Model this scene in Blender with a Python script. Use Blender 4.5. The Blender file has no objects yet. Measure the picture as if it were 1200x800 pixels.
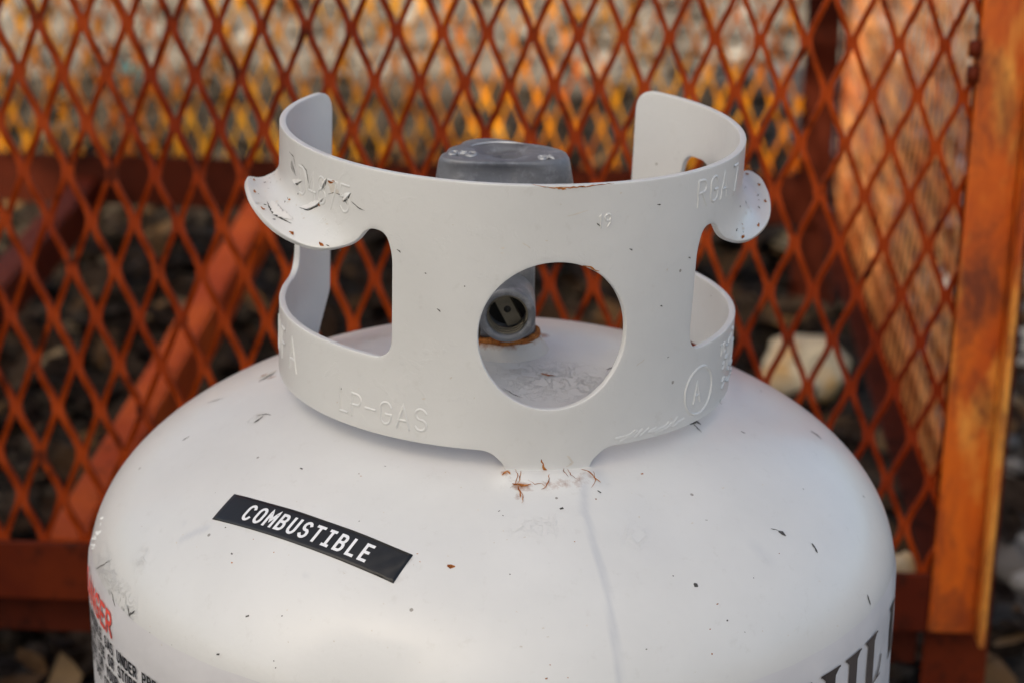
import bpy, bmesh, math, random
import numpy as np
from mathutils import Vector, Matrix, noise
from mathutils.geometry import delaunay_2d_cdt
C = bpy.context.scene
COL = C.collection
R_ = math.radians
rnd = random.Random(7)

# ------------------------------------------------------------------ camera
CAM = np.array([0.0, -0.7823, 0.6387]); F_PX = 2570.4; PITCH = .3353; ROLL = .0186; YAW = .0078
fw = np.array([math.sin(YAW)*math.cos(PITCH), math.cos(YAW)*math.cos(PITCH), -math.sin(PITCH)])
_r = np.cross(fw, [0, 0, 1]); _r /= np.linalg.norm(_r); _u = np.cross(_r, fw)
rt = math.cos(ROLL)*_r + math.sin(ROLL)*_u
up = -math.sin(ROLL)*_r + math.cos(ROLL)*_u
cd = bpy.data.cameras.new('camera'); cam = bpy.data.objects.new('camera', cd); COL.objects.link(cam)
cam.matrix_world = Matrix(((rt[0], up[0], -fw[0], CAM[0]), (rt[1], up[1], -fw[1], CAM[1]), (rt[2], up[2], -fw[2], CAM[2]), (0, 0, 0, 1)))
cd.sensor_width = 36; cd.sensor_fit = 'HORIZONTAL'; cd.lens = F_PX/1200*36
cd.clip_start = .02; cd.clip_end = 300
cd.dof.use_dof = True; cd.dof.focus_distance = .745; cd.dof.aperture_fstop = 11; cd.dof.aperture_blades = 7
C.camera = cam

# ------------------------------------------------------------------ light
SUN_AZ = R_(38); SUN_EL = R_(42)          # from behind the camera's left shoulder, low
sdir = Vector((-math.sin(SUN_AZ)*math.cos(SUN_EL), -math.cos(SUN_AZ)*math.cos(SUN_EL), math.sin(SUN_EL)))
w = bpy.data.worlds.new('World'); C.world = w; w.use_nodes = True
wt = w.node_tree; wt.nodes.clear()
sk = wt.nodes.new('ShaderNodeTexSky'); sk.sky_type = 'NISHITA'; sk.sun_disc = False
sk.sun_elevation = SUN_EL; sk.sun_rotation = math.atan2(sdir.x, sdir.y); sk.dust_density = 3.0; sk.air_density = .6; sk.ozone_density = .6
bg = wt.nodes.new('ShaderNodeBackground'); bg.inputs['Strength'].default_value = .15
wo = wt.nodes.new('ShaderNodeOutputWorld')
wt.links.new(sk.outputs[0], bg.inputs['Color']); wt.links.new(bg.outputs[0], wo.inputs['Surface'])
sl = bpy.data.lights.new('sun', 'SUN'); sl.energy = 3.8; sl.angle = R_(.53); sl.color = (1, .88, .72)
sun = bpy.data.objects.new('sun', sl); COL.objects.link(sun)
sun.rotation_euler = sdir.to_track_quat('Z', 'Y').to_euler(); sun.location = (-2, -3, 3)
C.view_settings.view_transform = 'Standard'; C.view_settings.look = 'None'
C.view_settings.exposure = 1.0; C.view_settings.use_white_balance = True; C.view_settings.white_balance_temperature = 7600; C.view_settings.white_balance_tint = 3; C.view_settings.gamma = 1; C.view_settings.use_curve_mapping = False

# ------------------------------------------------------------------ helpers
def ray(px, py):
    d = fw*F_PX + (px-600)*rt - (py-400)*up
    return CAM.copy(), d/np.linalg.norm(d)

def mesh_obj(name, verts, faces, mat, parent=None, smooth=True, loc=None, rot=None):
    me = bpy.data.meshes.new(name); me.from_pydata([tuple(map(float, v)) for v in verts], [], [tuple(map(int, f)) for f in faces]); me.update()
    if smooth: me.polygons.foreach_set('use_smooth', [True]*len(me.polygons))
    o = bpy.data.objects.new(name, me); COL.objects.link(o)
    if mat: me.materials.append(mat)
    if parent: o.parent = parent
    if loc is not None: o.location = loc
    if rot is not None: o.rotation_euler = rot
    return o

def empty(name, loc=(0, 0, 0), rot=(0, 0, 0)):
    o = bpy.data.objects.new(name, None); COL.objects.link(o); o.location = loc; o.rotation_euler = rot; o.empty_display_size = .05
    return o

def tag(o, label=None, cat=None, group=None, kind=None):
    if label: o['label'] = label
    if cat: o['category'] = cat
    if group: o['group'] = group
    if kind: o['kind'] = kind
    return o

def bevel(o, wd, seg=2, ang=40):
    m = o.modifiers.new('bevel', 'BEVEL'); m.width = wd; m.segments = seg; m.limit_method = 'ANGLE'; m.angle_limit = R_(ang); m.harden_normals = False
    return o

class MB:
    def __init__(s): s.v = []; s.f = []
    def add(s, vs, fs):
        b = len(s.v); s.v += [tuple(x) for x in vs]; s.f += [tuple(i+b for i in f) for f in fs]
    def box(s, x0, x1, y0, y1, z0, z1):
        s.add([(x0,y0,z0),(x1,y0,z0),(x1,y1,z0),(x0,y1,z0),(x0,y0,z1),(x1,y0,z1),(x1,y1,z1),(x0,y1,z1)],
              [(0,3,2,1),(4,5,6,7),(0,1,5,4),(1,2,6,5),(2,3,7,6),(3,0,4,7)])
    def tube(s, pts, rads, n=12, cap=True):
        pts = [Vector(p) for p in pts]; rings = []
        for i, p in enumerate(pts):
            t = (pts[min(i+1, len(pts)-1)]-pts[max(i-1, 0)])
            if t.length < 1e-9: t = pts[-1]-pts[0]
            t.normalize()
            a = Vector((0, 0, 1)) if abs(t.z) < .9 else Vector((1, 0, 0))
            x = t.cross(a).normalized(); y = t.cross(x)
            r = rads[i] if hasattr(rads, '__len__') else rads
            rings.append([p+x*math.cos(2*math.pi*k/n)*r+y*math.sin(2*math.pi*k/n)*r for k in range(n)])
        vs = [q for rg in rings for q in rg]; fs = []
        for i in range(len(rings)-1):
            for k in range(n):
                a = i*n+k; b = i*n+(k+1) % n; fs.append((a, b, b+n, a+n))
        if cap: fs.append(tuple(range(n))); fs.append(tuple(range((len(rings)-1)*n, len(rings)*n))[::-1])
        s.add(vs, fs)
    def build(s, name, mat, parent=None, smooth=False): 
        o = mesh_obj(name, s.v, s.f, mat, parent, smooth)
        bm = bmesh.new(); bm.from_mesh(o.data); bmesh.ops.recalc_face_normals(bm, faces=bm.faces); bm.to_mesh(o.data); bm.free()
        return o

# ---- node material helper
class NM:
    def __init__(s, name):
        s.m = bpy.data.materials.new(name); s.m.use_nodes = True; s.t = s.m.node_tree; s.t.nodes.clear()
        s.out = s.t.nodes.new('ShaderNodeOutputMaterial'); s.b = s.t.nodes.new('ShaderNodeBsdfPrincipled')
        s.t.links.new(s.b.outputs[0], s.out.inputs['Surface']); s._tc = None
    def co(s, kind='Object'):
        if not s._tc: s._tc = s.t.nodes.new('ShaderNodeTexCoord')
        return s._tc.outputs[kind]
    def set(s, **k):
        for a, v in k.items():
            i = s.b.inputs[a.replace('_', ' ')]
            if hasattr(v, 'links') or isinstance(v, bpy.types.NodeSocket): s.t.links.new(v, i)
            else: i.default_value = (*v, 1) if isinstance(v, tuple) and len(v) == 3 else v
    def _in(s, n, k, v):
        if isinstance(v, bpy.types.NodeSocket): s.t.links.new(v, n.inputs[k])
        else: n.inputs[k].default_value = (*v, 1) if isinstance(v, tuple) and len(v) == 3 and n.inputs[k].type == 'RGBA' else v
    def map(s, scale=(1, 1, 1), loc=(0, 0, 0), rot=(0, 0, 0)):
        n = s.t.nodes.new('ShaderNodeMapping'); s.t.links.new(s.co(), n.inputs[0])
        n.inputs['Scale'].default_value = scale; n.inputs['Location'].default_value = loc; n.inputs['Rotation'].default_value = rot; return n.outputs[0]
    def noise(s, scale, detail=4, rough=.55, dist=0, vec=None):
        n = s.t.nodes.new('ShaderNodeTexNoise'); s.t.links.new(vec or s.co(), n.inputs['Vector'])
        n.inputs['Scale'].default_value = scale; n.inputs['Detail'].default_value = detail; n.inputs['Roughness'].default_value = rough; n.inputs['Distortion'].default_value = dist
        return n.outputs['Fac']
    def voro(s, scale, out='Distance', feature='F1', vec=None, rand=1):
        n = s.t.nodes.new('ShaderNodeTexVoronoi'); n.feature = feature; s.t.links.new(vec or s.co(), n.inputs['Vector']); n.inputs['Scale'].default_value = scale
        n.inputs['Randomness'].default_value = rand
        return n.outputs[out]
    def ramp(s, v, stops, interp='LINEAR'):
        n = s.t.nodes.new('ShaderNodeValToRGB'); s.t.links.new(v, n.inputs[0]); e = n.color_ramp.elements; n.color_ramp.interpolation = interp
        while len(e) < len(stops): e.new(.5)
        for q, (p, c) in zip(e, stops):
            q.position = p; q.color = (*c, 1) if isinstance(c, tuple) else (c, c, c, 1)
        return n.outputs[0]
    def mix(s, f, a, b, mode='MIX'):
        n = s.t.nodes.new('ShaderNodeMix'); n.data_type = 'RGBA'; n.blend_type = mode
        for k, v in ((0, f), (6, a), (7, b)):
            if isinstance(v, bpy.types.NodeSocket): s.t.links.new(v, n.inputs[k])
            else: n.inputs[k].default_value = (*v, 1) if isinstance(v, tuple) else v
        return n.outputs[2]
    def math(s, op, a, b=0.0, c=None, clamp=False):
        n = s.t.nodes.new('ShaderNodeMath'); n.operation = op; n.use_clamp = clamp; s._in(n, 0, a); s._in(n, 1, b)
        if c is not None: s._in(n, 2, c)
        return n.outputs[0]
    def bump(s, h, strength=.3, dist=.001, prev=None):
        n = s.t.nodes.new('ShaderNodeBump'); n.inputs['Strength'].default_value = strength; n.inputs['Distance'].default_value = dist
        s.t.links.new(h, n.inputs['Height'])
        if prev: s.t.links.new(prev, n.inputs['Normal'])
        return n.outputs[0]
    def attr(s, name):
        n = s.t.nodes.new('ShaderNodeAttribute'); n.attribute_name = name; return n
    def sep(s, c):
        n = s.t.nodes.new('ShaderNodeSeparateColor'); s.t.links.new(c, n.inputs[0]); return n.outputs

def paint_mat(name, base, lumpy=.15, wear=False, rough=.36, peel=False):
    m = NM(name)
    g = m.noise(9, 5, .6); col = m.mix(m.ramp(g, [(.40, 0.0), (.66, 1.0)]), base, tuple(c*.90 for c in base))
    fine = m.noise(180, 6, .75); col = m.mix(m.ramp(fine, [(.58, 0.0), (.76, .30)]), col, (.47, .45, .42))
    v = m.voro(85); rr = m.sep(m.voro(85, 'Color'))[0]
    spk = m.math('MULTIPLY', m.math('LESS_THAN', v, .055), m.math('GREATER_THAN', rr, .62))
    col = m.mix(m.math('MULTIPLY', spk, .75), col, (.16, .14, .12))
    v2 = m.voro(31); r2 = m.sep(m.voro(31, 'Color'))[1]
    sp2 = m.math('MULTIPLY', m.math('LESS_THAN', m.math('ADD', v2, m.math('MULTIPLY', m.noise(300, 2), .05)), .062), m.math('GREATER_THAN', r2, .72))
    col = m.mix(m.math('MULTIPLY', sp2, .8), col, (.34, .20, .11))
    rg = m.math('ADD', m.math('MULTIPLY', g, .16), rough-.07)
    b = m.bump(m.noise(420, 2, .5), .10, .0006)
    b = m.bump(m.noise(60, 3, .5), lumpy, .0015, b)
    if peel:
        pl = m.noise(95, 5, .6, .6)
        b = m.bump(m.ramp(pl, [(.57, 0.0), (.61, 1.0)]), .12, .0006, b)
    if wear:
        s = m.sep(m.attr('wear').outputs['Color'])
        nz = m.noise(150, 6, .75, .3)
        # R rust stain, G grey grime / run, B rough chipped film
        f = m.math('MULTIPLY', m.math('SUBTRACT', m.math('ADD', s[0], nz), .72), 3.2, clamp=True)
        f = m.math('MULTIPLY', f, m.math('GREATER_THAN', s[0], .02))
        rc = m.mix(m.noise(300, 3), (.42, .15, .035), (.12, .03, .012))
        col = m.mix(f, col, rc)
        col = m.mix(m.math('MULTIPLY', s[1], m.math('ADD', m.math('MULTIPLY', nz, 1.0), .25), clamp=True), col, (.50, .515, .55))
        ch = m.ramp(m.noise(240, 6, .75, .8), [(.50, 0.0), (.56, 1.0)])
        chf = m.math('MULTIPLY', ch, s[2])
        col = m.mix(m.math('MULTIPLY', chf, .16), col, (.50, .49, .46))
        b = m.bump(m.math('MULTIPLY', chf, 1.0), .8, .0007, b)
    m.set(Base_Color=col, Roughness=rg, Normal=b, IOR=1.5)
    m.b.inputs['Coat Weight'].default_value = .3; m.b.inputs['Coat Roughness'].default_value = .16
    return m.m

def simple(name, col, rough=.6, metal=0, bump=0, bscale=200, var=.15, vscale=40):
    m = NM(name); n = m.noise(vscale, 5, .6)
    c = m.mix(m.ramp(n, [(.35, 0.0), (.7, 1.0)]), tuple(x*(1-var) for x in col), tuple(min(1, x*(1+var)) for x in col))
    m.set(Base_Color=c, Roughness=rough, Metallic=metal)
    if bump: m.set(Normal=m.bump(m.noise(bscale, 4, .6), bump, .001))
    return m.m

def rust_mat(name, dark, mid, light, cut=.56, rough=.62, scale=14):
    m = NM(name)
    n = m.noise(scale, 6, .62, .3); n2 = m.noise(scale*6, 5, .7)
    c = m.mix(m.ramp(n, [(.38, 0.0), (.60, 1.0)]), mid, light)
    c = m.mix(m.ramp(n2, [(cut, 0.0), (cut+.12, .9)]), c, dark)
    m.set(Base_Color=c, Roughness=m.math('ADD', m.math('MULTIPLY', n2, .3), rough-.15), Normal=m.bump(n2, .35, .0012))
    m.b.inputs['Specular IOR Level'].default_value = .10
    return m.m

M = {}
M['shell'] = paint_mat('white_tank_paint', (.70, .70, .695), .10, wear=True)
M['collar'] = paint_mat('white_collar_paint', (.67, .67, .665), .16, wear=False, peel=True)
M['edge_rust'] = rust_mat('rust_stain', (.06, .014, .006), (.28, .075, .018), (.50, .20, .06), .50, .8, 160)
M['scratch'] = simple('dark_scratch', (.075, .07, .068), .7, 0, .3, 400, .5, 300)
M['flake'] = paint_mat('paint_flake', (.73, .72, .70), .2)
M['bare'] = simple('bare_primer', (.62, .58, .53), .7, 0, .4, 300, .12, 200)
M['cast'] = None
m = NM('cast_zinc'); n = m.noise(220, 5, .65); n1 = m.noise(35, 4, .6)
cc = m.mix(m.ramp(n1, [(.35, 0.0), (.68, 1.0)]), (.13, .136, .15), (.24, .25, .27)); cc = m.mix(m.ramp(n, [(.50, 0.0), (.74, .6)]), cc, (.38, .39, .41))
m.set(Base_Color=cc, Metallic=.3, Roughness=.42, Normal=m.bump(n, .5, .0006)); M['cast'] = m.m
m = NM('boss_rusty_paint'); n = m.noise(170, 6, .7, .4)
sx = m.t.nodes.new('ShaderNodeSeparateXYZ'); m.t.links.new(m.co(), sx.inputs[0]); hh = m.math('ADD', n, m.math('MULTIPLY', m.math('SUBTRACT', sx.outputs[2], .3675), 90))
m.set(Base_Color=m.mix(m.ramp(hh, [(.50, 0.0), (.72, 1.0)]), (.62, .60, .57), (.33, .12, .035)), Roughness=.55, Normal=m.bump(n, .6, .001)); M['boss'] = m.m
M['rust_brace'] = rust_mat('orange_brace', (.08, .014, .005), (.38, .048, .006), (.52, .085, .010), .56, .6, 11)  # brighter orange stands in for sun dapple on the divider
M['cast_worn'] = simple('worn_cast_edges', (.46, .47, .49), .5, .3, .4, 400, .2, 120)
M['brass'] = simple('dull_brass', (.16, .14, .105), .5, .5, .4, 300, .3, 90)
M['void'] = simple('dark_bore', (.02, .018, .016), .7)
M['black_vinyl'] = simple('black_vinyl', (.008, .008, .009), .32, 0, .12, 90, .1)
M['white_ink'] = simple('white_ink', (.80, .81, .84), .5, var=.03)
m = NM('label_vinyl'); c0 = m.mix(m.ramp(m.noise(18, 5, .6), [(.4, 0.0), (.7, 1.0)]), (.66, .65, .67), (.58, .57, .59))
m.set(Base_Color=c0, Roughness=.33, Normal=m.bump(m.noise(38, 3, .5), .5, .0022)); M['label'] = m.m
M['red_ink'] = simple('faded_red_ink', (.80, .10, .075), .45, var=.15, vscale=90)
M['black_ink'] = simple('black_ink', (.025, .025, .028), .42, var=.3)
M['brown_ink'] = simple('faded_black_ink', (.055, .045, .045), .40, var=.3)
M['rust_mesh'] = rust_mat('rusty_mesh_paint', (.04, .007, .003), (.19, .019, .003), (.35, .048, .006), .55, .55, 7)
M['rust_back'] = rust_mat('rusty_back_mesh', (.12, .02, .006), (.52, .12, .010), (.84, .40, .02), .64, .6, 7)  # same rusted steel, yellowed to add the sun's golden glow
M['rust_side'] = rust_mat('rusty_side_mesh', (.10, .018, .006), (.64, .15, .04), (.86, .38, .14), .56, .38, 24)  # rust colour raised to bright copper in place of sunlight on this panel
M['rust_rail'] = rust_mat('rusty_angle_iron', (.03, .007, .004), (.075, .010, .004), (.12, .018, .005), .56, .6, 11)  # rust darkened so the shade on the low rails sits in the colour
m = NM('orange_rust_post'); n = m.noise(14, 6, .68, .5, m.map((1, 1, .5))); n2 = m.noise(38, 6, .72, .3, m.map((1, 1, .5))); n3 = m.noise(20, 5, .65, .3, m.map((1.5, 1, .38)))
c0 = m.mix(m.ramp(n, [(.36, 0.0), (.62, 1.0)]), (.33, .040, .004), (.58, .115, .009)); c0 = m.mix(m.ramp(n3, [(.50, 0.0), (.66, .9)]), c0, (.78, .36, .07))
c0 = m.mix(m.ramp(n2, [(.47, 0.0), (.66, .85)]), c0, (.085, .016, .006))
m.set(Base_Color=c0, Roughness=m.math('ADD', m.math('MULTIPLY', n2, .35), .25), Normal=m.bump(n2, .35, .0012)); M['rust_post'] = m.m
M['rust_side_rail'] = rust_mat('dark_side_rail', (.015, .004, .003), (.045, .008, .004), (.075, .012, .005), .56, .75, 11)  # darker rust copy, with shade on base, side and rear rails painted in
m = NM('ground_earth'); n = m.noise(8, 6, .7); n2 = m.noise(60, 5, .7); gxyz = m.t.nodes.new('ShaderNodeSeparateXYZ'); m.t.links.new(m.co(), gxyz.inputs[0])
c0 = m.mix(m.ramp(n, [(.35, 0.0), (.65, 1.0)]), (.012, .010, .008), (.045, .036, .030)); c0 = m.mix(m.ramp(n2, [(.5, 0.0), (.65, .8)]), c0, (.10, .088, .078)); lit_ground = m.math('ADD', m.math('MULTIPLY', m.math('SUBTRACT', gxyz.outputs[1], 2.1), 5), n, clamp=True); lit_ground = m.math('MAXIMUM', lit_ground, m.math('ADD', m.math('MULTIPLY', m.math('SUBTRACT', gxyz.outputs[0], .35), 8), n, clamp=True), clamp=True)  # earth in and just behind the cage coloured darker to stand for its shade
c0 = m.mix(lit_ground, c0, m.mix(n2, (.13, .11, .095), (.23, .205, .185)))
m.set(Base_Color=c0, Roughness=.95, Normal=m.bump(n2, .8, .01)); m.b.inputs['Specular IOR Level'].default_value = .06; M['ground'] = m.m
def instcol(name, stops, rough=.85):
    m = NM(name); a = m.attr('tone').outputs['Fac']; c = m.ramp(a, stops); c = m.mix(m.ramp(m.noise(70, 4), [(.4, 0.0), (.7, .35)]), c, (.12, .09, .07))
    m.set(Base_Color=c, Roughness=rough, Normal=m.bump(m.noise(160, 3), .4, .002)); m.b.inputs['Specular IOR Level'].default_value = .08; return m.m
M['leaves'] = instcol('fallen_leaf', [(0, (.007, .004, .003)), (.6, (.022, .012, .007)), (.82, (.065, .034, .015)), (.94, (.16, .085, .035)), (1, (.24, .18, .11))])
M['stones'] = instcol('grey_stone', [(0, (.012, .009, .007)), (.12, (.05, .040, .033)), (.2, (.09, .078, .070)), (.85, (.165, .145, .132)), (1, (.36, .34, .325))])
M['hedge'] = instcol('hedge_leaf', [(0, (.03, .06, .015)), (1, (.08, .14, .03))])  # leaf colour of the added sun blocker
m = NM('pale_rock'); n = m.noise(26, 4, .6)
c0 = m.mix(m.ramp(n, [(.40, 0.0), (.62, 1.0)]), (.62, .54, .40), (.55, .30, .09)); m.set(Base_Color=c0, Roughness=.8, Normal=m.bump(n, .4, .004)); M['pale'] = m.m
M['yellow_leaf'] = simple('yellow_leaf', (.30, .14, .03), .8, var=.4, vscale=50)
M['teal'] = simple('teal_plastic', (.015, .10, .10), .5)

# ------------------------------------------------------------------ ground
gs = 60; N = 40
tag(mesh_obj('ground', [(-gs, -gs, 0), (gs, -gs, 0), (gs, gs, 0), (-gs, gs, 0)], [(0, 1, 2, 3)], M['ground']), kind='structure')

# ------------------------------------------------------------------ tank surface of revolution
TR = .1549; ZS = .27981; HD = .085267; PN = 1.47825; PM = 2.32224; TILT = -.01118; PIV = .2916
def prof_z(r): return ZS+HD*max(1-(r/TR)**PN, 0)**(1/PM)
def prof_r(z):
    if z <= ZS: return TR
    q = 1-min(1, (z-ZS)/HD)**PM
    return TR*max(q, 0)**(1/PN)
def w2s(p):   # world to shell frame
    x, y, z = p[0], p[1], p[2]-PIV; c, s = math.cos(TILT), math.sin(TILT)
    return np.array([x*c-z*s, y, x*s+z*c+PIV])
def s2w(p):
    x, y, z = p[0], p[1], p[2]-PIV; c, s = math.cos(TILT), math.sin(TILT)
    return np.array([x*c+z*s, y, -x*s+z*c+PIV])
def on_shell(px, py):
    o, d = ray(px, py); a = w2s(o); b = w2s(o+d)-a
    t = .45; last = None
    while t < 1.1:
        p = a+b*t; r = math.hypot(p[0], p[1])
        if p[2] < prof_z(r) if r < TR else False: break
        t += .002
    lo, hi = t-.002, t
    for _ in range(25):
        mid = (lo+hi)/2; p = a+b*mid; r = math.hypot(p[0], p[1])
        if r < TR and p[2] < prof_z(r): hi = mid
        else: lo = mid
    p = a+b*hi
    return p
def shell_normal(p):
    r = math.hypot(p[0], p[1]); 
    if p[2] <= ZS+.001: return np.array([p[0]/r, p[1]/r, 0])
    e = 1e-4; dz = (prof_z(min(r+e, TR-1e-6))-prof_z(max(r-e, 0)))/(min(r+e, TR-1e-6)-max(r-e, 0)) 
    n = np.array([-dz*p[0]/max(r, 1e-6), -dz*p[1]/max(r, 1e-6), 1.0]); return n/np.linalg.norm(n)
def snap_shell(p, h=0.0):
    r = min(math.hypot(p[0], p[1]), TR-1e-5)
    n = shell_normal(np.array([p[0], p[1], prof_z(r)]))
    q = np.array([p[0], p[1], prof_z(r)])
    if n[2] < .25:  # steep: project radially instead
        rr = prof_r(p[2]); k = rr/math.hypot(p[0], p[1]); q = np.array([p[0]*k, p[1]*k, p[2]]); n = shell_normal(q)
    return q+n*h

tank = empty('gas_cylinder')
tag(tank, 'white propane gas cylinder with collar and black COMBUSTIBLE sticker before the rusty cage', 'gas cylinder')

# shell
NTH = 560
rs = np.concatenate([[.0005], TR*np.sin(np.linspace(.02, math.pi/2, 150))])
prof = [(r, prof_z(r)) for r in rs]
prof += [(TR, z) for z in np.linspace(ZS-.004, .085, 24)]
prof += [(TR*math.cos(a), .085-.06*math.sin(a)) for a in np.linspace(.1, math.pi/2-.05, 14)]
pr = np.array(prof); th = np.linspace(0, 2*math.pi, NTH, endpoint=False)
V = np.stack([np.outer(pr[:, 0], np.sin(th)), -np.outer(pr[:, 0], np.cos(th)), np.outer(pr[:, 1], np.ones(NTH))], -1).reshape(-1, 3)
# slight dents / waviness + weld swell under the front tab + ridge of the seam
rad = np.hypot(V[:, 0], V[:, 1])
fs = []
nr = len(prof)
for i in range(nr-1):
    a = i*NTH
    for k in range(NTH):
        k2 = (k+1) % NTH; fs.append((a+k, a+NTH+k, a+NTH+k2, a+k2))
fs.append(tuple(range(NTH)))
shell = mesh_obj('shell', V, fs, M['shell'], tank)
# rotate about pivot by TILT around y:  world = T(piv) R T(-piv)
shell_mat = Matrix.Translation((0, 0, PIV)) @ Matrix.Rotation(TILT, 4, 'Y') @ Matrix.Translation((0, 0, -PIV))
shell.matrix_local = shell_mat
def seg_dist(P, a, b):
    ab = b-a; t = np.clip(((P-a)@ab)/(ab@ab), 0, 1); return np.linalg.norm(P-(a+t[:, None]*ab), axis=1)
WELD = [on_shell(x, 559+3*math.sin((x-597)/95*math.pi)) for x in np.linspace(599, 689, 8)]
dW = np.min([seg_dist(V, WELD[i], WELD[i+1]) for i in range(7)], axis=0)
bump_ = .0021*np.exp(-(dW/.0048)**2)*(1+.06*np.sin(V[:, 0]*600))
def swell(p):
    return .0019*math.exp(-(min(float(seg_dist(np.array([p]), WELD[i], WELD[i+1])[0]) for i in range(7))/.0048)**2)
VW = V+np.stack([np.zeros(len(V)), -bump_*.45, bump_*.9], -1); shell.data.vertices.foreach_set('co', VW.ravel()); shell.data.update()
# project vertices to picture position of wear marks that live on the surface
wear = np.zeros((len(V), 4)); wear[:, 3] = 1
def paint(ch, pts, wd, amp, soft=1.0):
    P3 = [on_shell(*p) for p in pts]
    if len(P3) == 1: d = np.linalg.norm(V-P3[0], axis=1)
    else: d = np.min([seg_dist(V, P3[i], P3[i+1]) for i in range(len(P3)-1)], axis=0)
    f = amp*np.clip((wd-d)/(wd*soft), 0, 1); wear[:, ch] = np.maximum(wear[:, ch], f)
paint(1, [(684, 570), (686, 600), (697, 640), (711, 690), (719, 740), (726, 798)], .0017, .85, .6)
paint(1, [(686, 562), (684, 600)], .0026, .6, .7)
paint(1, [(212, 632), (232, 622), (242, 618)], .0022, .8, .8)
paint(1, [(216, 350+262)], .0018, .5); paint(1, [(358, 674)], .0016, .6)
paint(1, [(885, 640), (900, 655)], .004, .35); paint(1, [(745, 600), (770, 640)], .012, .22)
paint(0, [(560, 394), (600, 401), (632, 392)], .0055, .8, .9)
paint(0, [(598, 398)], .011, .5, .9)
paint(0, [(604, 570), (618, 571)], .0032, .55); paint(0, [(592, 558)], .0030, .55); paint(0, [(693, 562)], .0026, .5); paint(0, [(640, 570)], .0024, .42); paint(0, [(606, 582)], .0022, .4)
paint(0, [(600, 567), (645, 572), (692, 564)], .0062, .27, 1.0); paint(0, [(318, 442)], .0035, .5)
paint(0, [(528, 662)], .0012, .55); paint(0, [(640, 438)], .002, .45)
paint(2, [(118, 660), (130, 690), (150, 715)], .009, .45); paint(2, [(165, 655)], .007, .3)
paint(2, [(610, 620), (640, 615)], .009, .15); paint(2, [(745, 630)], .009, .2)
paint(2, [(620, 440), (700, 450)], .02, .6); paint(2, [(300, 490)], .005, .5)
paint(2, [(440, 395)], .008, .5)
ca = shell.data.color_attributes.new('wear', 'FLOAT_COLOR', 'POINT'); ca.data.foreach_set('color', wear.ravel())

def shell_child(name, v, f, mat, smooth=True, parent=None):
    o = mesh_obj(name, v, f, mat, parent or tank, smooth)
    if parent is None: o.matrix_local = shell_mat
    return o

# foot ring
mb = MB(); ring = []
for z, r in ((0, .103), (0, .1), (.03, .1), (.045, .108), (.045, .111), (.03, .103)): ring.append((r, z))
vs = []; f2 = []
for k in range(64):
    a = 2*math.pi*k/64
    for r, z in ring: vs.append((r*math.sin(a), -r*math.cos(a), z+.0005))
nn = len(ring)
for k in range(64):
    for j in range(nn):
        a = k*nn+j; b = k*nn+(j+1) % nn; c = ((k+1) % 64)*nn+(j+1) % nn; d = ((k+1) % 64)*nn+j; f2.append((a, b, c, d))
mesh_obj('foot_ring', vs, f2, M['collar'], tank)

# ------------------------------------------------------------------ stroke lettering
def arc(cx, cy, rx, ry, a0, a1, n=10):
    return [(cx+rx*math.cos(R_(a0+(a1-a0)*i/n)), cy+ry*math.sin(R_(a0+(a1-a0)*i/n))) for i in range(n+1)]
G = {}
def gl(c, w_, *st): G[c] = (w_, st)
gl('A', .62, [(0, 0), (.31, 1), (.62, 0)], [(.11, .33), (.51, .33)])
gl('B', .56, [(0, 0), (0, 1)], [(0, 1), (.30, 1)]+arc(.30, .77, .22, .23, 90, -90)+[(0, .54)], [(.0, .53), (.32, .53)]+arc(.32, .265, .24, .265, 90, -90)+[(0, 0)])
gl('C', .58, arc(.30, .70, .28, .30, 25, 180)+arc(.30, .30, .28, .30, 180, 335))
gl('D', .58, [(0, 0), (0, 1)], [(0, 1), (.26, 1)]+arc(.26, .66, .32, .34, 90, 0)+arc(.26, .34, .32, .34, 0, -90)+[(0, 0)])
gl('E', .50, [(.50, 1), (0, 1), (0, 0), (.50, 0)], [(0, .52), (.42, .52)])
gl('F', .50, [(.50, 1), (0, 1), (0, 0)], [(0, .52), (.42, .52)])
gl('G', .60, arc(.30, .70, .28, .30, 25, 180)+arc(.30, .30, .28, .30, 180, 360)+[(.58, .46), (.34, .46)])
gl('H', .58, [(0, 0), (0, 1)], [(.58, 0), (.58, 1)], [(0, .52), (.58, .52)])
gl('I', .10, [(.05, 0), (.05, 1)])
gl('J', .45, [(.45, 1), (.45, .25)]+arc(.22, .25, .23, .25, 0, -180, 8))
gl('K', .56, [(0, 0), (0, 1)], [(.54, 1), (.05, .42)], [(.2, .58), (.58, 0)])
gl('L', .48, [(0, 1), (0, 0), (.48, 0)])
gl('M', .66, [(0, 0), (0, 1), (.33, .40), (.66, 1), (.66, 0)])
gl('N', .58, [(0, 0), (0, 1), (.58, 0), (.58, 1)])
gl('O', .58, arc(.29, .68, .29, .32, 0, 180)+arc(.29, .32, .29, .32, 180, 360)+[(.58, .68)])
gl('P', .56, [(0, 0), (0, 1), (.30, 1)]+arc(.30, .74, .26, .26, 90, -90)+[(0, .48)])
gl('R', .58, [(0, 0), (0, 1), (.30, 1)]+arc(.30, .75, .25, .25, 90, -90)+[(0, .50)], [(.28, .49), (.58, 0)])
gl('S', .56, arc(.28, .75, .26, .25, 25, 270)+arc(.28, .26, .28, .26, 90, -155)[1:])
gl('T', .60, [(0, 1), (.60, 1)], [(.30, 1), (.30, 0)])
gl('U', .56, [(0, 1), (0, .30)]+arc(.28, .30, .28, .30, 180, 360)+[(.56, 1)])
gl('V', .60, [(0, 1), (.30, 0), (.60, 1)])
gl('W', .8, [(0, 1), (.2, 0), (.4, .7), (.6, 0), (.8, 1)])
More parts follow.
